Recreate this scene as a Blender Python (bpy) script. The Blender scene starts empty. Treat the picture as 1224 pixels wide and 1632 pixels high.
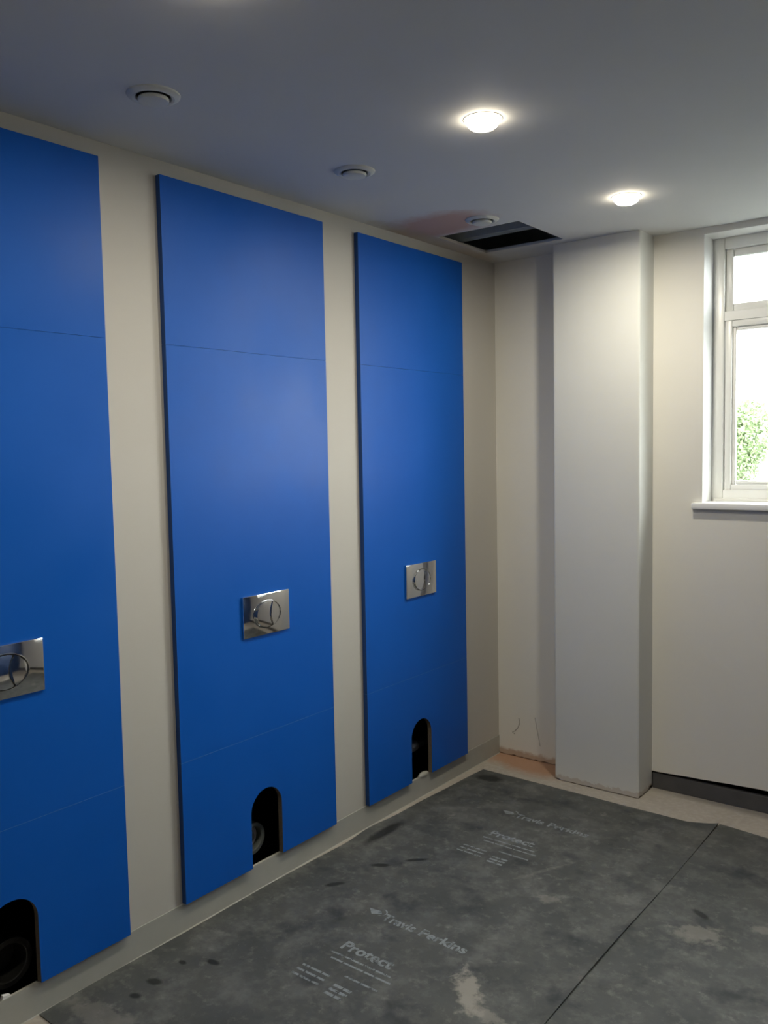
import bpy, bmesh, math, random
from mathutils import Vector, Matrix
random.seed(7)
sc = bpy.context.scene
C = sc.collection
PI = math.pi
H = 2.64

# ---------------------------------------------------------------- camera
yaw, pitch, roll, fpx = -0.6633, -0.0725, -0.0191, 1368.76
cam = bpy.data.cameras.new('camera'); co = bpy.data.objects.new('camera', cam); C.objects.link(co)
fwd = Vector((math.sin(yaw)*math.cos(pitch), math.cos(yaw)*math.cos(pitch), math.sin(pitch)))
rt = Vector((math.cos(yaw), -math.sin(yaw), 0)); up = rt.cross(fwd)
r2 = rt*math.cos(roll) + up*math.sin(roll); u2 = -rt*math.sin(roll) + up*math.cos(roll)
co.matrix_world = Matrix(((r2.x, u2.x, -fwd.x, 2.3618), (r2.y, u2.y, -fwd.y, -4.0094), (r2.z, u2.z, -fwd.z, 1.6724), (0, 0, 0, 1)))
cam.sensor_fit = 'VERTICAL'; cam.sensor_height = 24.0; cam.lens = fpx/1632*24.0
cam.clip_start = 0.05; cam.clip_end = 200
sc.camera = co

# ---------------------------------------------------------------- light
SKY = 17.0         # overcast sky radiance
LAMP = 10.5         # watts of each recessed lamp
LAMP_COL = (1.0, 0.935, 0.79)
w = bpy.data.worlds.new('overcast_sky'); sc.world = w; w.use_nodes = True
bg = w.node_tree.nodes['Background']
bg.inputs[0].default_value = (0.96, 0.98, 1.0, 1); bg.inputs[1].default_value = SKY
sc.view_settings.view_transform = 'Standard'; sc.view_settings.look = 'None'
sc.view_settings.gamma = 1; sc.view_settings.use_curve_mapping = False
sc.view_settings.exposure = 0.0

# ---------------------------------------------------------------- materials
class NT:
    def __init__(s, name, rough=.6, metal=0., spec=.5):
        s.m = bpy.data.materials.new(name); s.m.use_nodes = True; s.t = s.m.node_tree
        s.b = s.t.nodes['Principled BSDF']
        s.b.inputs['Roughness'].default_value = rough; s.b.inputs['Metallic'].default_value = metal
        s.b.inputs['Specular IOR Level'].default_value = spec
        s.co = None
    def n(s, typ, **kw):
        x = s.t.nodes.new(typ)
        for k, v in kw.items(): setattr(x, k, v)
        return x
    def l(s, a, b): s.t.links.new(a, b)
    def pos(s):
        if not s.co: s.co = s.n('ShaderNodeNewGeometry')
        return s.co.outputs['Position']
    def obj(s):
        return s.n('ShaderNodeTexCoord').outputs['Object']
    def noise(s, scale, detail=5, rough=.55, vec=None, stretch=None, off=None):
        x = s.n('ShaderNodeTexNoise'); x.inputs['Scale'].default_value = scale
        x.inputs['Detail'].default_value = detail; x.inputs['Roughness'].default_value = rough
        v = vec or s.pos()
        if stretch or off:
            mp = s.n('ShaderNodeMapping'); s.l(v, mp.inputs[0])
            if stretch: mp.inputs['Scale'].default_value = stretch
            if off: mp.inputs['Location'].default_value = off
            v = mp.outputs[0]
        s.l(v, x.inputs['Vector']); return x.outputs['Fac']
    def ramp(s, fac, stops):
        r = s.n('ShaderNodeValToRGB'); e = r.color_ramp.elements
        while len(e) < len(stops): e.new(.5)
        for k, (p, c) in enumerate(stops):
            e[k].position = p; e[k].color = (*c, 1) if isinstance(c, tuple) else (c, c, c, 1)
        s.l(fac, r.inputs[0]); return r.outputs[0]
    def mix(s, fac, a, b, mode='MIX'):
        x = s.n('ShaderNodeMix', data_type='RGBA', blend_type=mode)
        for sock, v in ((x.inputs[0], fac), (x.inputs[6], a), (x.inputs[7], b)):
            if isinstance(v, (int, float)): sock.default_value = v
            elif isinstance(v, tuple): sock.default_value = (*v, 1)
            else: s.l(v, sock)
        return x.outputs[2]
    def math(s, op, a, b=0., clamp=False):
        x = s.n('ShaderNodeMath', operation=op, use_clamp=clamp)
        for i, v in ((0, a), (1, b)):
            if isinstance(v, (int, float)): x.inputs[i].default_value = v
            else: s.l(v, x.inputs[i])
        return x.outputs[0]
    def blob(s, cx, cy, rx, ry, ang=0, warp=.35, ax='XY', wscale=9.):
        """soft irregular patch of its own shape, 1 inside, 0 outside (surface stain)"""
        sep = s.n('ShaderNodeSeparateXYZ'); s.l(s.pos(), sep.inputs[0])
        X = s.math('SUBTRACT', sep.outputs[ax[0]], cx); Y = s.math('SUBTRACT', sep.outputs[ax[1]], cy)
        ca, sa = math.cos(ang), math.sin(ang)
        U = s.math('ADD', s.math('MULTIPLY', X, ca/rx), s.math('MULTIPLY', Y, sa/rx))
        V = s.math('ADD', s.math('MULTIPLY', X, -sa/ry), s.math('MULTIPLY', Y, ca/ry))
        d = s.math('SQRT', s.math('ADD', s.math('MULTIPLY', U, U), s.math('MULTIPLY', V, V)))
        nz = s.math('MULTIPLY', s.math('SUBTRACT', s.noise(wscale, 5, .65, off=(cx*3, cy*7, 1.3)), .5), warp*6)
        return s.ramp(s.math('ADD', d, nz), [(.55, 1.), (1.0, 0.)])
    def col(s, c):
        if isinstance(c, tuple): s.b.inputs['Base Color'].default_value = (*c, 1)
        else: s.l(c, s.b.inputs['Base Color'])
        return s
    def bump(s, h, strength=.2, dist=.002):
        x = s.n('ShaderNodeBump'); x.inputs['Strength'].default_value = strength; x.inputs['Distance'].default_value = dist
        s.l(h, x.inputs['Height']); s.l(x.outputs[0], s.b.inputs['Normal']); return s

def painted(name, c, rough=.7, var=.05, scale=3., bump=.12):
    s = NT(name, rough)
    f = s.noise(scale, 4)
    s.col(s.mix(f, tuple(v*(1-var) for v in c), tuple(min(1, v*(1+var)) for v in c)))
    s.bump(s.noise(260, 3), bump, .0006); return s

M = {}
# blue laminate: faint mottling and vertical wipe marks in the gloss
s = NT('blue_laminate', .42, spec=.20)
s.col(s.mix(s.noise(5, 4), (.003, .088, .42), (.005, .105, .48)))
s.l(s.ramp(s.noise(2.5, 5, .6), [(.3, .34), (.7, .46)]), s.b.inputs['Roughness'])
s.bump(s.noise(420, 2), .10, .0004); M['blue'] = s.m
M['blue_edge'] = painted('blue_edging', (.006, .055, .22), .5, .05, 8, .05).m
s = NT('chipboard_edge', .85); s.col(s.mix(s.noise(160, 4), (.10, .075, .05), (.26, .21, .15))); s.bump(s.noise(300, 3), .5, .001); M['chip'] = s.m
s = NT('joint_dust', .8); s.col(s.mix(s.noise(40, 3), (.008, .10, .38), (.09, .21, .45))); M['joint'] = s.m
# left wall paint
s = painted('greige_wall_paint', (.50, .475, .42), .6, .03, 2.2); M['greige'] = s.m
# end wall: warm white emulsion on fresh plaster
s = NT('white_wall_paint', .75)
c = s.mix(s.noise(2.2, 4), (.75, .73, .67), (.81, .79, .73))
sep = s.n('ShaderNodeSeparateXYZ'); s.l(s.pos(), sep.inputs[0])
edge = s.math('ADD', sep.outputs['Z'], s.math('MULTIPLY', s.noise(25, 4), -.05))
c = s.mix(s.ramp(edge, [(0., .8), (.016, 0.)]), c, (.45, .30, .20))
s.col(c); s.bump(s.noise(30, 5), .25, .002); M['white_wall'] = s.m
s = NT('pier_paint', .75)
c = s.mix(s.noise(3., 4), (.70, .70, .65), (.76, .76, .71))
sep = s.n('ShaderNodeSeparateXYZ'); s.l(s.pos(), sep.inputs[0])
edge = s.math('ADD', sep.outputs['Z'], s.math('MULTIPLY', s.noise(30, 4), -.05))
c = s.mix(s.ramp(edge, [(-.01, .6), (.004, 0.)]), c, (.48, .40, .33))
s.col(c); s.bump(s.noise(30, 5), .25, .002); M['pier'] = s.m
# ceiling: flat white paint with a bare pink plaster repair by the hatch
s = NT('ceiling_paint', .8)
c = s.mix(s.noise(1.6, 3), (.60, .61, .60), (.66, .66, .65))
c = s.mix(s.math('MULTIPLY', s.blob(.22, -.84, .30, .21, -.15, .12), .85), c, (.50, .29, .22))
c = s.mix(s.math('MULTIPLY', s.blob(.03, -.55, .10, .60, 0, .12), .75), c, (.42, .34, .25))
s.col(c); s.bump(s.noise(35, 5), .2, .002); M['ceiling'] = s.m
M['board_cut'] = painted('plasterboard_edge', (.42, .36, .30), .9, .2, 30).m
# screed floor: beige grey, rust-coloured damp mark along the alcove
s = NT('screed', .85)
c = s.mix(s.noise(6, 6), (.34, .30, .25), (.46, .42, .36))
c = s.mix(s.ramp(s.noise(45, 5), [(.45, 0.), (.75, .35)]), c, (.60, .56, .49))
c = s.mix(s.math('MULTIPLY', s.blob(.23, -.02, .36, .20, -.1, .10), .75), c, (.40, .19, .09))
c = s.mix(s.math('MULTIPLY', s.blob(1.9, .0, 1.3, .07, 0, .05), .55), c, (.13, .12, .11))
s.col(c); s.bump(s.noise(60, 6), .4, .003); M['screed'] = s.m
s = NT('vinyl_upstand', .55)
s.col(s.mix(s.noise(9, 5), (.34, .34, .30), (.43, .42, .37))); s.bump(s.noise(80, 3), .1, .001); M['vinyl'] = s.m
# dusty dark protection sheets
def sheet_mat(name, patches, darks):
    s = NT(name, .62, spec=.3)
    c = s.mix(s.noise(3.2, 7, .62), (.032, .039, .042), (.122, .124, .114))
    c = s.mix(s.ramp(s.noise(7.5, 8, .7, off=(3, 1, 0)), [(.47, 0.), (.72, .55)]), c, (.21, .21, .195))
    c = s.mix(s.ramp(s.noise(22, 7, .7, off=(1, 5, 0)), [(.55, 0.), (.75, .5)]), c, (.27, .26, .235))
    c = s.mix(s.ramp(s.noise(5.5, 5, .6, off=(7, 2, 0)), [(.55, 0.), (.70, .75)]), c, (.028, .033, .038))
    c = s.mix(s.ramp(s.noise(90, 3, .7), [(.70, 0.), (.74, .5)]), c, (.28, .27, .25))
    for (x, y, rx, ry, a, k) in patches:
        c = s.mix(s.math('MULTIPLY', s.blob(x, y, rx, ry, a, .5, wscale=20), k), c, (.30, .28, .24))
    for (x, y, rx, ry, a) in darks:
        c = s.mix(s.math('MULTIPLY', s.blob(x, y, rx, ry, a, .12, wscale=22), .85), c, (.012, .014, .014))
    s.col(c)
    s.l(s.ramp(s.noise(6, 5), [(.3, .5), (.7, .75)]), s.b.inputs['Roughness'])
    s.bump(s.noise(14, 6), .35, .004); return s.m
M['sheet1'] = sheet_mat('dusty_dark_sheet', [(.985, -1.875, .11, .05, -.9, .9), (1.08, -1.93, .12, .03, -.2, .5), (.93, -1.24, .05, .03, .4, .35), (.82, -1.06, .22, .012, 1.1, .16), (.22, -2.62, .2, .06, 0, .3)],
    [(.155, -.36, .09, .05, .2), (.10, -1.15, .035, .16, 0), (.27, -1.40, .05, .018, .6), (.22, -1.62, .05, .016, .9), (.16, -2.42, .035, .02, .3), (.17, -2.50, .025, .015, .3), (.23, -2.24, .03, .015, .1), (.15, -2.30, .02, .012, 0), (.36, -1.28, .06, .015, .8)])
M['sheet2'] = sheet_mat('dusty_grey_sheet', [(1.45, -1.15, .10, .06, .3, .45), (1.62, -1.0, .05, .03, 0, .4)], [(1.42, -1.02, .05, .018, -.5), (1.75, -.95, .14, .012, -.2)])
s = NT('worn_print', .6); s.col((.27, .30, .31))
tr = s.n('ShaderNodeBsdfTransparent'); mx = s.n('ShaderNodeMixShader')
s.l(s.ramp(s.noise(38, 5, .7), [(.30, .25), (.52, .85)]), mx.inputs[0]); s.l(tr.outputs[0], mx.inputs[1]); s.l(s.b.outputs[0], mx.inputs[2])
s.l(mx.outputs[0], s.t.nodes['Material Output'].inputs[0]); M['print'] = s.m
s = NT('chrome', .07, 1.); s.col((.74, .74, .73)); s.l(s.ramp(s.noise(30, 3), [(.3, .04), (.7, .11)]), s.b.inputs['Roughness']); M['chrome'] = s.m
M['groove'] = NT('dark_groove', .5, .6).col((.05, .05, .05)).m
M['upvc'] = painted('white_window_plastic', (.80, .80, .77), .3, .02, 4, .02).m
M['board'] = painted('white_gloss_board', (.82, .82, .80), .3, .02, 4, .02).m
M['valve'] = painted('white_valve_enamel', (.62, .63, .58), .4, .03, 20, .03).m
M['void'] = painted('dark_void_lining', (.035, .033, .030), .9, .3, 6).m
M['navy'] = painted('deep_blue_cladding', (.02, .055, .16), .5, .05, 3).m
M['dim'] = painted('dark_grey_paint', (.16, .16, .15), .7, .05, 3).m
M['loft'] = painted('grey_loft_lining', (.72, .74, .70), .9, .1, 6).m
M['slate'] = painted('dark_plinth', (.085, .083, .085), .8, .25, 14).m
M['black'] = painted('black_rubber', (.022, .022, .02), .5, .2, 20).m
M['pipe'] = painted('grey_plastic_pipe', (.17, .19, .18), .4, .1, 20).m
M['pale'] = painted('pale_plastic', (.52, .50, .48), .4, .1, 20).m
M['steel'] = painted('galvanised_steel', (.55, .56, .52), .45, .2, 30).m
M['timber'] = painted('old_timber', (.09, .075, .055), .85, .3, 20).m
M['pencil'] = NT('pencil_lead', .6).col((.16, .14, .12)).m
s = NT('window_glass', .02)
tr = s.n('ShaderNodeBsdfTransparent'); tr.inputs[0].default_value = (.94, .96, .95, 1)
gl = s.n('ShaderNodeBsdfGlossy'); gl.inputs['Roughness'].default_value = .03
lw = s.n('ShaderNodeLayerWeight'); lw.inputs[0].default_value = .5
fr = s.math('ADD', s.math('MULTIPLY', s.math('POWER', lw.outputs['Facing'], 4.), .7), .04)
mx = s.n('ShaderNodeMixShader'); s.l(fr, mx.inputs[0]); s.l(tr.outputs[0], mx.inputs[1]); s.l(gl.outputs[0], mx.inputs[2])
s.l(mx.outputs[0], s.t.nodes['Material Output'].inputs[0]); M['glass'] = s.m
s = NT('lamp_diffuser', .4); s.col((.9, .9, .88)); s.b.inputs['Emission Color'].default_value = (1, .88, .68, 1); s.b.inputs['Emission Strength'].default_value = 27; M['lamp'] = s.m
M['leaf'] = painted('pale_green_leaf', (.20, .27, .13), .6, .35, 2.).m
M['leaf2'] = painted('dull_green_leaf', (.15, .21, .11), .6, .35, 2.).m
M['bark'] = painted('grey_bark', (.16, .13, .10), .9, .2, 8).m
M['yard'] = painted('pale_concrete_yard', (.085, .09, .08), .9, .1, 1).m

# ---------------------------------------------------------------- helpers
def box(bm, x0, x1, y0, y1, z0, z1, bev=0, mat=0):
    vs = [bm.verts.new(p) for p in ((x0,y0,z0),(x1,y0,z0),(x1,y1,z0),(x0,y1,z0),(x0,y0,z1),(x1,y0,z1),(x1,y1,z1),(x0,y1,z1))]
    fs = [bm.faces.new([vs[i] for i in q]) for q in ((0,3,2,1),(4,5,6,7),(0,1,5,4),(1,2,6,5),(2,3,7,6),(3,0,4,7))]
    for f in fs: f.material_index = mat
    if bev:
        es = list({e for f in fs for e in f.edges})
        bmesh.ops.bevel(bm, geom=es, offset=bev, segments=2, affect='EDGES', profile=.5)
def prism(bm, pts, fn, mat_side=0):
    """pts: 2D outline (ccw); fn(p, side) -> 3D for side 0/1"""
    a = [bm.verts.new(fn(p, 0)) for p in pts]; b = [bm.verts.new(fn(p, 1)) for p in pts]
    bm.faces.new(a); bm.faces.new(b[::-1])
    n = len(pts); out = []
    for i in range(n):
        f = bm.faces.new((a[i], b[i], b[(i+1) % n], a[(i+1) % n])); f.material_index = mat_side; out.append(f)
    return out
def lathe(bm, prof, seg=40, axis='z', c=(0,0,0), cap=True):
    rings = []
    for r, h in prof:
        ring = []
        for i in range(seg):
            a = 2*PI*i/seg; u, v = r*math.cos(a), r*math.sin(a)
            p = (u, v, h) if axis == 'z' else (h, u, v) if axis == 'x' else (u, h, v)
            ring.append(bm.verts.new((p[0]+c[0], p[1]+c[1], p[2]+c[2])))
        rings.append(ring)
    for a, b in zip(rings, rings[1:]):
        for i in range(seg): bm.faces.new((a[i], a[(i+1) % seg], b[(i+1) % seg], b[i]))
    if cap:
        bm.faces.new(rings[0]); bm.faces.new(rings[-1][::-1])
def obj(name, bm, mats, parent=None, smooth=False, kind=None, loc=(0,0,0)):
    bmesh.ops.recalc_face_normals(bm, faces=bm.faces)
    me = bpy.data.meshes.new(name); bm.to_mesh(me); bm.free()
    for m in (mats if isinstance(mats, (list, tuple)) else [mats]): me.materials.append(M[m])
    if smooth:
        for p in me.polygons: p.use_smooth = True
        try: me.set_sharp_from_angle(angle=math.radians(35))
        except Exception: pass
    o = bpy.data.objects.new(name, me); C.objects.link(o); o.location = loc
    if parent: o.parent = parent
    if kind: o['kind'] = kind
    return o
def boxes(name, lst, mats, parent=None, kind=None, bev=0):
    bm = bmesh.new()
    for b in lst: box(bm, *b[:6], bev=bev)
    return obj(name, bm, mats, parent, kind=kind)
def thing(name, loc, label, cat, group=None):
    o = bpy.data.objects.new(name, None); C.objects.link(o); o.location = loc; o.empty_display_size = .1
    o['label'] = label; o['category'] = cat
    if group: o['group'] = group
    return o
def copy_tree(o, parent=None):
    c = o.copy(); C.objects.link(c); c.parent = parent
    for ch in list(o.children): copy_tree(ch, c)
    return c

# ---------------------------------------------------------------- setting
XR, YB = 3.55, -5.7
HOLES = (-2.800, -1.778, -.756)
# left wall, pierced behind each arched opening
L = []; y = YB
for hc in HOLES:
    L.append((-.0125, 0, y, hc-.105, 0, H)); L.append((-.0125, 0, hc-.105, hc+.105, .44, H)); L.append((-.0125, 0, hc-.105, hc+.105, 0, .096)); y = hc+.105
L.append((-.0125, 0, y, 0, 0, H))
boxes('wall_left', L, 'greige', kind='structure')
boxes('wall_duct_back', [(-.36, -.34, YB, 0, 0, H)] + [(-.34, -.0125, yy, yy+.02, 0, H) for yy in (YB, -3.4, -2.31, -1.29, -.02)], 'void', kind='structure')
boxes('floor_duct', [(-.36, -.0125, YB, 0, -.05, .0)], 'void', kind='structure')
# floor
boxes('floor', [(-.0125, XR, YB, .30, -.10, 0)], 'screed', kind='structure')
# coved vinyl upstand
bm = bmesh.new()
prof = [(0, 0), (0, .1), (.0025, .1), (.003, .098), (.003, .003)]
for i in range(1, 8):
    a = PI/2*i/8; prof.append((.003+.002*(1-math.cos(a)), .003-.002*math.sin(a)))
prof += [(.0055, .0008), (.006, 0)]
prism(bm, prof, lambda p, s: (p[0], YB if s else -.001, p[1]))
obj('baseboard_left', bm, 'vinyl', kind='structure')

# end wall
WX0, WX1, WZ0, WZ1, RD = 1.087, 2.62, 1.402, 2.612, .1305
def ragged(x0, x1, base, amp, step=.009):
    pts = []; n = int((x1-x0)/step)
    for i in range(n+1):
        pts.append((x0+(x1-x0)*i/n, base + amp*random.random()*(1 if random.random() < .6 else .3)))
    return pts
bm = bmesh.new()
pts = ragged(0, .44, .002, .006)
prism(bm, pts + [(.44, H), (0, H)], lambda p, s: (p[0], .20*s, p[1]))
wall_end = obj('wall_end', bm, 'white_wall', kind='structure')
bm = bmesh.new()
low = [(.84, .086)] + [(x, .086+.022*(x-.86)/.5*1.0+random.uniform(-.0012, .0012)) for x in [.86+.03*i for i in range(18)]] + [(1.42, .108), (XR, .125)]
prism(bm, low + [(XR, 1.402), (.84, 1.402)], lambda p, s: (p[0], .020 if (s and p[1] < .2) else .25*s, p[1]))
box(bm, .84, WX0, 0, .25, WZ0, H); box(bm, WX1, XR, 0, .25, WZ0, H); box(bm, WX0, WX1, 0, .25, WZ1, H)
obj('wall_window_side', bm, 'white_wall', kind='structure')
boxes('wall_backing', [(-.36, 0, 0.001, .26, -.05, H+.02), (0, .84, .201, .26, 0, H), (-.0, XR, .20, .26, 0, 1.39), (.44, .84, 0.012, .2, 0.02, H)], 'void', kind='structure')  # unseen box past the left corner added to stop daylight leaking in
# dark plinth below the short plaster
boxes('baseboard_end', [(.8575, XR, .006, .03, 0, .076)], 'slate', kind='structure', bev=.002)
# pier
PX0, PX1, PD = .4219, .8567, .1691
bm = bmesh.new()
out = []
def corner(cx, cy, a0):
    return [(cx+.008*math.cos(a0+i*PI/8), cy+.008*math.sin(a0+i*PI/8)) for i in range(5)]
per = [(PX0, 0)] + [(PX0, -PD+.008+(PD-.008)*(1-i/14)) for i in range(1, 14)] + corner(PX0+.008, -PD+.008, PI)
n = 44; per += [(PX0+.008+(PX1-PX0-.016)*i/n, -PD) for i in range(1, n)]
per += corner(PX1-.008, -PD+.008, -PI/2) + [(PX1, -PD+.008+(PD-.008)*i/16) for i in range(1, 17)]
def pier_bottom(p):
    z = .0015+.004*random.random()
    dl = math.hypot(p[0]-PX0, p[1]+PD); z += max(0, .010-dl*.3)
    if p[0] > PX1-.001: z += .006*random.random() + (.012 if p[1] > -.05 else 0)
    return z
lo = [bm.verts.new((p[0], p[1], pier_bottom(p))) for p in per]
mi = [bm.verts.new((p[0], p[1], .05)) for p in per]
hi = [bm.verts.new((p[0], p[1], H)) for p in per]
for i in range(len(per)-1):
    bm.faces.new((lo[i], lo[i+1], mi[i+1], mi[i])); bm.faces.new((mi[i], mi[i+1], hi[i+1], hi[i]))
bm.faces.new(lo); bm.faces.new((lo[-1], lo[0], mi[0], mi[-1])); bm.faces.new((mi[-1], mi[0], hi[0], hi[-1])); bm.faces.new(hi[::-1])
obj('wall_pier', bm, 'pier', kind='structure', smooth=True)
# other two walls behind the photographer
boxes('wall_right', [(XR, XR+.1, YB, .26, 0, H)], 'navy', kind='structure')
boxes('wall_back', [(-.36, XR+.1, YB-.1, YB, 0, H)], 'dim', kind='structure')
# pencil scribbles on the alcove plaster
def stroke(name, pts, wdt, parent):
    bm = bmesh.new(); a = []; b = []
    for i, p in enumerate(pts):
        q = pts[min(i+1, len(pts)-1)]; r = pts[max(i-1, 0)]
        d = Vector((q[0]-r[0], q[1]-r[1])).normalized(); nn = Vector((-d.y, d.x))*wdt
        a.append(bm.verts.new((p[0]+nn.x, -.0006, p[1]+nn.y))); b.append(bm.verts.new((p[0]-nn.x, -.0006, p[1]-nn.y)))
    for i in range(len(pts)-1): bm.faces.new((a[i], a[i+1], b[i+1], b[i]))
    return obj(name, bm, 'pencil', parent)
stroke('pencil_mark', [(.125, .215), (.130, .190), (.118, .160), (.100, .140), (.084, .130), (.100, .122)], .0016, wall_end)
stroke('pencil_mark', [(.222, .235), (.232, .18), (.243, .13), (.252, .085)], .0012, wall_end)

# ceiling with the open hatch
HX0, HX1, HY0, HY1 = .095, .516, -.672, -.245
X0, X1, Y0, Y1 = -.36, XR+.1, YB-.1, .26
boxes('ceiling', [(X0, HX0, Y0, Y1, H, H+.0125), (HX1, X1, Y0, Y1, H, H+.0125), (HX0, HX1, Y0, HY0, H, H+.0125), (HX0, HX1, HY1, Y1, H, H+.0125)], 'ceiling', kind='structure')
boxes('ceiling_void', [(X0, X1, Y0, Y1, H+.24, H+.30), (X0, X0+.02, Y0, Y1, H+.0125, H+.24), (X1-.02, X1, Y0, Y1, H+.0125, H+.24),
      (X0, X1, Y0, Y0+.02, H+.0125, H+.24), (X0, X1, Y1-.02, Y1, H+.0125, H+.24)], 'loft', kind='structure')
t = thing('ceiling_channel', (0, -.45, H+.0125), 'galvanised steel ceiling channel crossing inside the open square hatch', 'channel')
boxes('web', [(-.25, 1.2, -.024, .024, .044, .0455)], 'steel', t); boxes('flange', [(-.25, 1.2, -.025, -.0235, .012, .0455), (-.25, 1.2, .0235, .025, .012, .0455)], 'steel', t)
boxes('hanger', [(.22, .247, -.0275, -.0252, .02, .22)], 'steel', t)
bm = bmesh.new(); box(bm, -.3, 1.3, -.30, -.255, H+.14, H+.235, bev=.003)
o = obj('timber_joist', bm, 'timber'); o['label'] = 'dark timber joist high up in the hatch void'; o['category'] = 'joist'

# window
wn = bpy.data.objects.new('window_1', None); C.objects.link(wn); wn['kind'] = 'structure'; wn.location = (0, 0, 0)
F = .052; XM = (WX0+WX1)/2; ZT = 2.256
def frame(name, x0, x1, z0, z1, wd, y0, y1, bev=.004, parent=wn):
    bm = bmesh.new()
    for a in ((x0, x0+wd, z0, z1), (x1-wd, x1, z0, z1), (x0+wd, x1-wd, z0, z0+wd), (x0+wd, x1-wd, z1-wd, z1)):
        box(bm, a[0], a[1], y0, y1, a[2], a[3], bev=bev)
    return obj(name, bm, 'upvc', parent, smooth=True)
fr_ = frame('outer_frame', WX0, WX1, WZ0, WZ1, F, RD, RD+.065)
boxes('mullion', [(XM-.032, XM+.032, RD+.002, RD+.063, WZ0+F, WZ1-F)], 'upvc', wn, bev=.003)
boxes('threshold_bead', [(WX0+.012, WX1-.012, RD-.006, RD, WZ0, WZ0+.014)], 'upvc', wn, bev=.002)
for sx, (xa, xb) in enumerate(((WX0+F, XM-.032), (XM+.032, WX1-F))):
    boxes('transom', [(xa, xb, RD+.004, RD+.062, ZT-.022, ZT+.022)], 'upvc', wn, bev=.003)
    bd = frame('glazing_bead', xa, xb, ZT+.022, WZ1-F, .0185+.017, RD+.020, RD+.05, .008)
    sash = frame('sash', xa+.004, xb-.004, WZ0+F-.004, ZT-.020, .030, RD+.010, RD+.055, .004)
    frame('glazing_bead', xa+.034, xb-.034, WZ0+F+.026, ZT-.050, .017, RD+.022, RD+.045, .005, parent=sash)
    for (z0, z1, xi) in ((ZT+.045, WZ1-F-.025, .02), (WZ0+F+.035, ZT-.058, .045)):
        bm = bmesh.new(); box(bm, xa+xi, xb-xi, RD+.034, RD+.038, z0, z1); obj('pane', bm, 'glass', wn)
bm = bmesh.new(); box(bm, WX0-.042, WX1+.042, -.030, .002, 1.372, 1.4015, bev=.006); box(bm, WX0+.001, WX1-.001, 0, RD+.002, 1.378, 1.4015)
obj('trim_1', bm, 'board', kind='structure', smooth=True)
# plastered reveal linings of the window opening
boxes('trim_2', [(WX0-.001, WX0+.0015, .001, RD+.002, WZ0, WZ1), (WX0, WX1, .001, RD+.002, WZ1-.0015, WZ1+.001)], 'board', kind='structure')

# ---------------------------------------------------------------- blue duct panels
PW = .80; PT = .022; ZB, ZT_, J1, J2 = .104, 2.587, .606, 2.035
panels = [(-3.2042, -2.4042, HOLES[0], 'blue panel at the left edge of the photo, cut off by the frame'),
          (-2.1754, -1.3789, HOLES[1], 'whole blue panel in the middle, between two beige wall strips'),
          (-1.1586, -.352, HOLES[2], 'narrowest-looking blue panel, next to the corner and below the ceiling hatch')]
def blue_board(name, y0, y1, z0, z1, parent, gap=.0004):
    bm = bmesh.new(); box(bm, 0.0005, PT, y0, y1, z0+gap, z1-gap, bev=.0003)
    for f in bm.faces:
        if abs(f.normal.z) > .9: f.material_index = 2 if z1 < 1.5 or z0 > .3 else 1
        elif abs(f.normal.y) > .9: f.material_index = 1
    return obj(name, bm, ['blue', 'blue_edge', 'joint'], parent)
for y0, y1, hc, lab in panels:
    t = thing('duct_panel', (0, (y0+y1)/2, 0), lab, 'panel', 'tall blue wall panels'); k = (y0+y1)/2
    a, b = y0-k, y1-k
    blue_board('upper_board', a, b, J2, ZT_, t); blue_board('middle_board', a, b, J1, J2, t)
    bm = bmesh.new(); h = hc-k; r = .081; zc = .392-r
    pts = [(a, ZB), (h-r, ZB)] + [(h-r*math.cos(PI*i/24), zc+r*math.sin(PI*i/24)) for i in range(25)] + [(h+r, ZB), (b, ZB), (b, J1-.0004), (a, J1-.0004)]
    fs = prism(bm, pts, lambda p, s_: (PT if s_ else .0005, p[0], p[1]), 1)
    for i, f in enumerate(fs):
        if i <= 28: f.material_index = 3 if i != 27+1 else 1
    fs[26].material_index = 3; fs[27].material_index = 3; fs[28].material_index = 1; fs[29].material_index = 2; fs[30].material_index = 1
    obj('lower_board', bm, ['blue', 'blue_edge', 'joint', 'chip'], t)
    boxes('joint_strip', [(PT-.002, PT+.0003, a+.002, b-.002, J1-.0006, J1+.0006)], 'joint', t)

# ---------------------------------------------------------------- flush plates
fp = thing('flush_plate', (PT, 0, 0), 'x', 'flush plate', 'chrome flush plates on the blue panels')
bm = bmesh.new(); box(bm, 0.0, .010, -.12, .12, -.078, .078, bev=.0028)
plate = obj('plate', bm, 'chrome', fp, smooth=True)
EA, EB = .068, .049
bm = bmesh.new()   # dark gap round the button
prism(bm, [(EA*1.03*math.cos(2*PI*i/48), EB*1.04*math.sin(2*PI*i/48)) for i in range(48)], lambda p, s_: (.0102 if s_ else .009, p[0], p[1]))
obj('button_recess', bm, 'groove', fp)
bm = bmesh.new()   # raised rim
rings = []
for (q, hgt) in ((1.10, .0098), (1.075, .0118), (1.045, .0122), (1.03, .0100)):
    rings.append([bm.verts.new((hgt, EA*q*math.cos(2*PI*i/64), EB*q*math.sin(2*PI*i/64))) for i in range(64)])
for p_, q_ in zip(rings, rings[1:]):
    for i in range(64): bm.faces.new((p_[i], p_[(i+1) % 64], q_[(i+1) % 64], q_[i]))
obj('button_rim', bm, 'chrome', fp, smooth=True)
def split_x(z):   # curved division between the two buttons
    return .030 - .018*math.cos(z/EB*PI/2)
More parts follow.
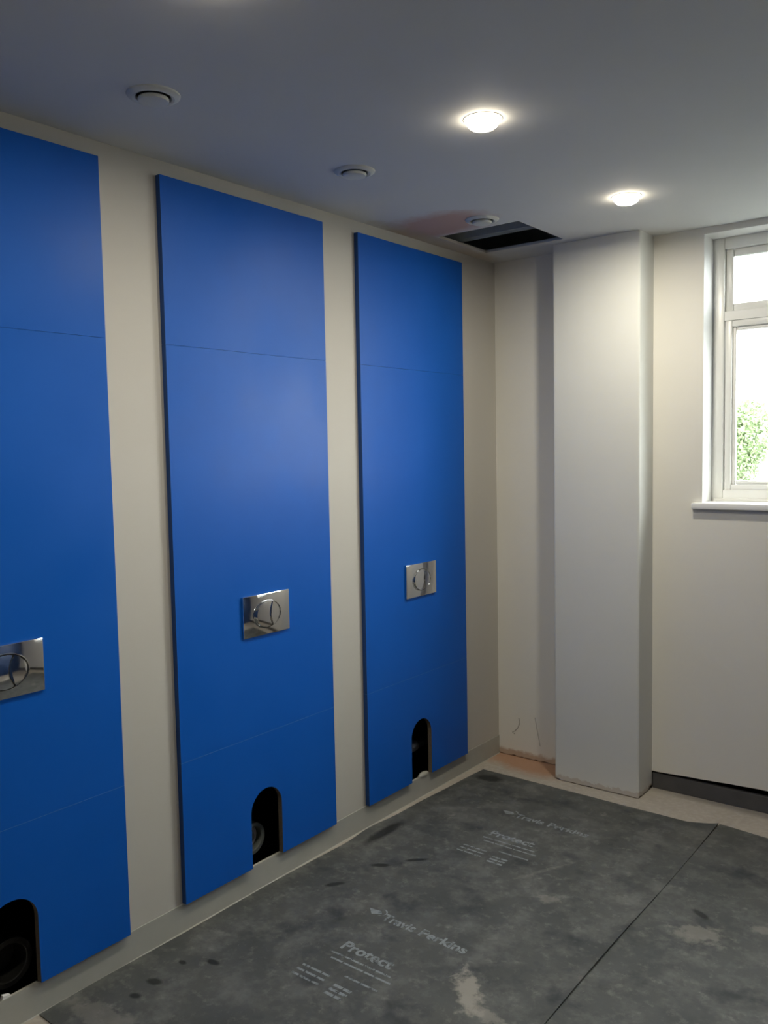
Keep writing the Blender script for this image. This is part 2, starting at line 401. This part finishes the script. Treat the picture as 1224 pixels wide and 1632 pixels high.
def button(side):
    bm = bmesh.new(); NZ, NX = 24, 12; g = []
    for i in range(NZ+1):
        z = EB*math.sin((i/NZ-.5)*PI*.995)
        e = EA*math.sqrt(max(0, 1-(z/EB)**2)); sx = max(-e, min(e, split_x(z)))
        lo_, hi_ = (-e, sx-.0008) if side < 0 else (sx+.0008, e)
        if hi_ < lo_: hi_ = lo_
        row = []
        for j in range(NX+1):
            yv = lo_+(hi_-lo_)*j/NX
            rr = (yv/EA)**2+(z/EB)**2
            dome = .0145 + (.0045*(1-rr) if side < 0 else .002*(1-rr) - .05*(yv-.03))
            edge = min(j, NX-j)
            row.append(bm.verts.new((dome if edge > 0 and 0 < i < NZ else .0104, yv, z)))
        g.append(row)
    for i in range(NZ):
        for j in range(NX): bm.faces.new((g[i][j], g[i][j+1], g[i+1][j+1], g[i+1][j]))
    bmesh.ops.remove_doubles(bm, verts=bm.verts, dist=.00005)
    return obj('button', bm, 'chrome', fp, smooth=True)
button(-1); button(1)
plates = [(-1.757, 1.063, 'chrome flush plate on the middle blue panel'), (-2.787, 1.063, 'chrome flush plate on the left blue panel, cut by the left edge of the photo'),
          (-.750, 1.061, 'chrome flush plate on the blue panel nearest the corner')]
for i, (yy, zz, lab) in enumerate(plates):
    o = fp if i == 0 else copy_tree(fp); o.location = (PT+.0003, yy, zz); o['label'] = lab

# ---------------------------------------------------------------- pipework in the openings
def ring_pipe(name, mat, y, z, r, x0, x1, label, cat, inner=True):
    t = thing(name, (x0, y, z), label, cat)
    bm = bmesh.new(); d = x1-x0
    lathe(bm, [(r*.82, d-.05), (r*.82, d-.002), (r*.86, d), (r*1.08, d), (r*1.1, d-.004), (r*1.1, d-.026), (r*1.0, d-.03), (r, 0), (r*.8, 0), (r*.82, d-.05)], 36, 'x', cap=False)
    obj('socket', bm, mat, t, smooth=True)
    return t
t = ring_pipe('soil_pipe', 'black', -2.775, .165, .068, -.30, -.055, 'large black soil pipe mouth inside the opening of the left panel', 'pipe')
bm = bmesh.new(); lathe(bm, [(.050, .02), (.050, .17), (.054, .175)], 28, 'x'); obj('liner', bm, 'black', t, smooth=True)
t = ring_pipe('soil_pipe', 'pipe', -1.775, .165, .058, -.30, -.065, 'grey soil pipe with a pale lip inside the opening of the middle panel', 'pipe')
bm = bmesh.new(); lathe(bm, [(.047, .10), (.047, .205), (.040, .212), (.030, .212), (.030, .12)], 28, 'x'); obj('seal', bm, 'pale', t, smooth=True)
for hc, lab in zip(HOLES, ('steel cistern support rail behind the left panel opening', 'steel cistern support rail behind the middle panel opening', None)):
    if lab:
        t = thing('support_rail', (-.29, hc, .33), lab, 'rail'); boxes('rail', [(0, .02, -.3, .3, 0, .03)], 'black', t, bev=.002)
# corner opening: pale flush pipe across, dark waste below
t = thing('flush_pipe', (-.1, -.756, .208), 'short pale horizontal pipe crossing the opening nearest the corner', 'pipe')
bm = bmesh.new(); lathe(bm, [(.020, -.10), (.020, .13), (.020, .33)], 24, 'y'); obj('tube', bm, 'pipe', t, smooth=True)
bm = bmesh.new(); lathe(bm, [(.024, .02), (.027, .025), (.027, .105), (.024, .11)], 24, 'y'); obj('collar', bm, 'pale', t, smooth=True)
t = thing('waste_pipe', (-.16, -.72, .0), 'dark upright waste pipe standing low in the opening nearest the corner', 'pipe')
bm = bmesh.new(); lathe(bm, [(.03, 0), (.03, .12), (.036, .125), (.036, .15), (.03, .15)], 24, 'z'); obj('tube', bm, 'black', t, smooth=True)
# offcut lump on the upstand in the corner opening, white wedge in the left one
bm = bmesh.new(); bmesh.ops.create_icosphere(bm, subdivisions=3, radius=1)
for v in bm.verts: v.co = Vector((v.co.x*.012, v.co.y*.042, max(-.2, v.co.z)*.016)); v.co *= 1+random.uniform(-.06, .06)
o = obj('filler_lump', bm, 'vinyl', smooth=True, loc=(-.002, -.715, .100)); o['label'] = 'low grey lump of filler on the floor upstand in the opening nearest the corner'; o['category'] = 'filler'
bm = bmesh.new(); prism(bm, [(0, 0), (.03, 0), (.026, .008), (.004, .014)], lambda p, s_: (.012*s_, p[0], p[1]))
o = obj('packer', bm, 'board', loc=(-.012, -2.83, .0965)); o['label'] = 'small white plastic packer lying in the left panel opening'; o['category'] = 'packer'

# ---------------------------------------------------------------- ceiling fittings
def downlight(y, label, first=None):
    t = thing('downlight', (1.0+(.012 if y > -1 else 0), y, H), label, 'ceiling light', 'recessed round ceiling lights')
    bm = bmesh.new(); lathe(bm, [(.0505, .0), (.0505, -.0012), (.053, -.0022), (.057, -.0018), (.059, 0)], 48); obj('bezel', bm, 'board', t, smooth=True)
    bm = bmesh.new(); lathe(bm, [(.0500, -.0005), (.0495, -.006), (.0475, -.013), (.043, -.020), (.034, -.0265), (.019, -.031), (.001, -.032)], 48); obj('diffuser', bm, 'lamp', t, smooth=True)  # deep dome shape imitates the lamp's round glare and its halo
    ld = bpy.data.lights.new('lamp_light', 'AREA'); ld.shape = 'DISK'; ld.size = .09; ld.energy = LAMP; ld.color = LAMP_COL
    lo_ = bpy.data.objects.new('lamp_light', ld); C.objects.link(lo_); lo_.parent = t; lo_.location = (0, 0, -.034)
    return t
downlight(-1.757, 'lit round ceiling light, the larger and nearer of the two in full view')
downlight(-.706, 'lit round ceiling light nearer the window')
downlight(-2.805, 'round ceiling light just cut off by the top edge of the photo')

vt = thing('extract_valve', (.411, 0, H), 'x', 'air valve', 'white round air valves in the ceiling')
bm = bmesh.new(); lathe(bm, [(.046, .02), (.046, -.003), (.049, -.008), (.056, -.0105), (.064, -.008), (.071, -.003), (.072, 0)], 48); obj('flange', bm, 'valve', vt, smooth=True)
bm = bmesh.new(); lathe(bm, [(.0455, .001), (.0455, .0025), (.001, .0025)], 40); obj('throat', bm, 'void', vt)
bm = bmesh.new(); lathe(bm, [(.030, -.004), (.041, -.009), (.042, -.013), (.039, -.018), (.030, -.0205), (.012, -.0215), (.001, -.0215)], 48); obj('disc', bm, 'valve', vt, smooth=True)
bm = bmesh.new(); lathe(bm, [(.006, .003), (.006, -.006)], 16); obj('spindle', bm, 'steel', vt)
for i, (yy, lab) in enumerate(((-2.49, 'white round air valve in the ceiling above the left beige wall strip, largest in view'), (-1.643, 'white round air valve in the ceiling, second of three, above the middle blue panel'),
                               (-.798, 'white round air valve right beside the open hatch and pink plaster patch'))):
    o = vt if i == 0 else copy_tree(vt); o.location = (.411, yy, H); o['label'] = lab

# ---------------------------------------------------------------- floor protection sheets
def sheet(name, mat, outline, hfun, label, step=.03):
    """outline(u, v) maps unit square to floor; hfun(x, y, u, v) gives underside height"""
    t = thing(name, (0, 0, 0), label, 'floor sheet', 'dark floor protection sheets')
    NU, NV = 46, 90; TH = .0035; bm = bmesh.new(); top = []; bot = []
    for i in range(NU+1):
        ra = []; rb = []
        for j in range(NV+1):
            u, v = i/NU, j/NV; u = u*u*(3-2*u) if True else u
            x, y = outline(u, v); h = hfun(x, y, u, v)
            ra.append(bm.verts.new((x, y, h+TH))); rb.append(bm.verts.new((x, y, h)))
        top.append(ra); bot.append(rb)
    for i in range(NU):
        for j in range(NV):
            bm.faces.new((top[i][j], top[i+1][j], top[i+1][j+1], top[i][j+1])); bm.faces.new((bot[i][j], bot[i][j+1], bot[i+1][j+1], bot[i+1][j]))
    for i in range(NU):
        for j in (0, NV): bm.faces.new((top[i][j], bot[i][j], bot[i+1][j], top[i+1][j]))
    for j in range(NV):
        for i in (0, NU): bm.faces.new((top[i][j], top[i][j+1], bot[i][j+1], bot[i][j]))
    obj('board', bm, mat, t, smooth=True); return t
def wob(y, k=1.): return .004*math.sin(y*9*k)+.003*math.sin(y*23*k+1)
def out1(u, v):
    y = -2.724 + v*(2.724-.271)
    xl = .010 + .010*v + .043*v**4 + (.003*math.sin(y*8) + .008*math.exp(-((y+1.32)/.10)**2) + .012*math.exp(-((y+1.0)/.14)**2) if v < .97 else 0)
    xr = 1.2468 + .0015*math.sin(y*5)
    x = xl + u*(xr-xl)
    yn = -.271-.018*min(1, u/.9) + (.05*((u-.9)/.1) if u > .9 else 0)
    y = -2.724 - .03*u + v*(yn+2.724+.03*u)
    return x, y
def h1(x, y, u, v):
    e = max(0, 1-(1.245-x)/.05)
    return .0003 + .0085*e*e*(0.6+.4*math.sin(y*4+1)) + .0012*(1+math.sin(x*7+y*5)) *.5 + .006*math.exp(-((y+1.15)/.18)**2)*max(0, 1-(x-.05)/.05)
def out2(u, v):
    x = 1.249 - .007*(1-v) + u*1.12
    yn = -.234 - .117*(x-1.249)
    return x, -2.70 + v*(yn+2.70)
def h2(x, y, u, v): return .0003 + .0009*(1+math.sin(x*5-y*6))
s1 = sheet('floor_sheet', 'sheet1', out1, h1, 'dark printed floor protection sheet along the blue panels')
s2 = sheet('floor_sheet', 'sheet2', out2, h2, 'dark unprinted floor protection sheet at the right, below the window')

def text(name, body, x, y, size, parent, rot=0., shear=0., wide=1.):
    cu = bpy.data.curves.new(name, 'FONT'); cu.body = body; cu.size = size; cu.shear = shear; cu.offset = size*.030
    cu.resolution_u = 3
    o = bpy.data.objects.new(name, cu); C.objects.link(o)
    dg = bpy.context.evaluated_depsgraph_get(); me = bpy.data.meshes.new_from_object(o.evaluated_get(dg))
    bpy.data.objects.remove(o)
    bm = bmesh.new(); bm.from_mesh(me)
    wdt = max(v.co.x for v in bm.verts)-min(v.co.x for v in bm.verts)
    ca, sa = math.cos(rot), math.sin(rot)
    k = wide/wdt if wide > 0 else 1
    for v in bm.verts:
        px, py = v.co.x*k, v.co.y; X = x+px*ca-py*sa; Y = y+px*sa+py*ca
        v.co = (X, Y, .0)
    drape(bm); return obj(name, bm, 'print', parent)
def drape(bm):
    for v in bm.verts: v.co.z = h1(v.co.x, v.co.y, 0, 0)+.0035+.0006
def dashes(name, x, y, lens, parent, hgt=.008, rot=0.):
    bm = bmesh.new(); px = 0; ca, sa = math.cos(rot), math.sin(rot)
    for l_ in lens:
        if l_ > 0:
            vs = [bm.verts.new((x+a*ca-b*sa, y+a*sa+b*ca, 0)) for a, b in ((px, 0), (px+l_, 0), (px+l_, hgt), (px, hgt))]; bm.faces.new(vs)
        px += abs(l_)
    drape(bm); return obj(name, bm, 'print', parent)
for dx, dy in ((0, 0), (-.035, 1.022)):
    # arrowhead emblem with its curved tail
    bm = bmesh.new(); ex, ey = .438+dx, -1.706+dy
    v = [bm.verts.new(p) for p in ((ex, ey+.030, 0), (ex+.050, ey+.036, 0), (ex+.062, ey+.022, 0), (ex+.030, ey+.002, 0))]; bm.faces.new(v)
    arc = [(ex+.045+.028*math.cos(a), ey+.028+.022*math.sin(a)) for a in [1.3-.32*i for i in range(9)]]
    a_ = [bm.verts.new((p[0], p[1], 0)) for p in arc]; b_ = [bm.verts.new((p[0]+.004, p[1]+.004, 0)) for p in arc]
    for i in range(8): bm.faces.new((a_[i], a_[i+1], b_[i+1], b_[i]))
    drape(bm); obj('printed_emblem', bm, 'print', s1)
    text('printed_word', 'Travis', .515+dx, -1.712+dy, .058, s1, rot=-.01, wide=.142)
    text('printed_word', 'Perkins', .677+dx, -1.714+dy, .058, s1, rot=-.01, wide=.19)
    text('printed_word', 'Protect', .510+dx, -1.930+dy, .066, s1, rot=0, wide=.21)
    for k in range(2):
        dashes('printed_line', .505+dx+.02*k, -1.965-.028*k+dy, [.05, -.006, .08, -.006, .04, -.005, .06], s1)
    for k in range(3):
        dashes('printed_line', .475+dx, -2.075-.026*k+dy, [.03, -.006, .045, -.005, .03], s1, .009)
    dashes('printed_line', .63+dx, -2.045+dy, [.06, -.005, .07], s1, .008)
    for k in range(3):
        dashes('printed_line', .63+dx, -2.10-.022*k+dy, [.035, -.005, .03], s1, .012)

# ---------------------------------------------------------------- outside the window
boxes('ground', [(-45, 25, .5, 90, -.2, 0)], 'yard', kind='structure')
def tree(x, y, h, r, mat, label, n=7000):
    t = thing('tree', (x, y, 0), label, 'tree')
    bm = bmesh.new(); lathe(bm, [(.22, 0), (.16, h*.3), (.10, h*.6), (.03, h*.85)], 10); obj('trunk', bm, 'bark', t, smooth=True)
    bm = bmesh.new()
    lobes = [(random.uniform(-r*.55, r*.55), random.uniform(-r*.55, r*.55), h*random.uniform(.12, .78), r*random.uniform(.35, .6)) for _ in range(22)]
    for i in range(n):
        lx, ly, lz, lr = random.choice(lobes)
        d = Vector((random.gauss(0, 1), random.gauss(0, 1), random.gauss(0, 1))).normalized()*lr*random.uniform(.6, 1.05)
        c = Vector((lx+d.x, ly+d.y, max(.15, lz+d.z*.9)))
        e = Vector((random.gauss(0, 1), random.gauss(0, 1), random.gauss(0, 1))).normalized(); f = e.orthogonal().normalized()
        sz = random.uniform(.05, .12)
        bm.faces.new([bm.verts.new(c+q) for q in (-e*sz, f*sz*.45, e*sz, -f*sz*.45)])
    o = obj('foliage', bm, mat, t)
    return t
tree(-7.4, 31, 3.9, 1.5, 'leaf', 'leafy green tree outside the lower window pane, lightest and tallest')
tree(-4.2, 34, 3.6, 1.4, 'leaf2', 'duller green tree right of the lightest one outside the window')
tree(-10.8, 34, 3.4, 1.3, 'leaf2', 'green tree half hidden behind the left edge of the window sash')
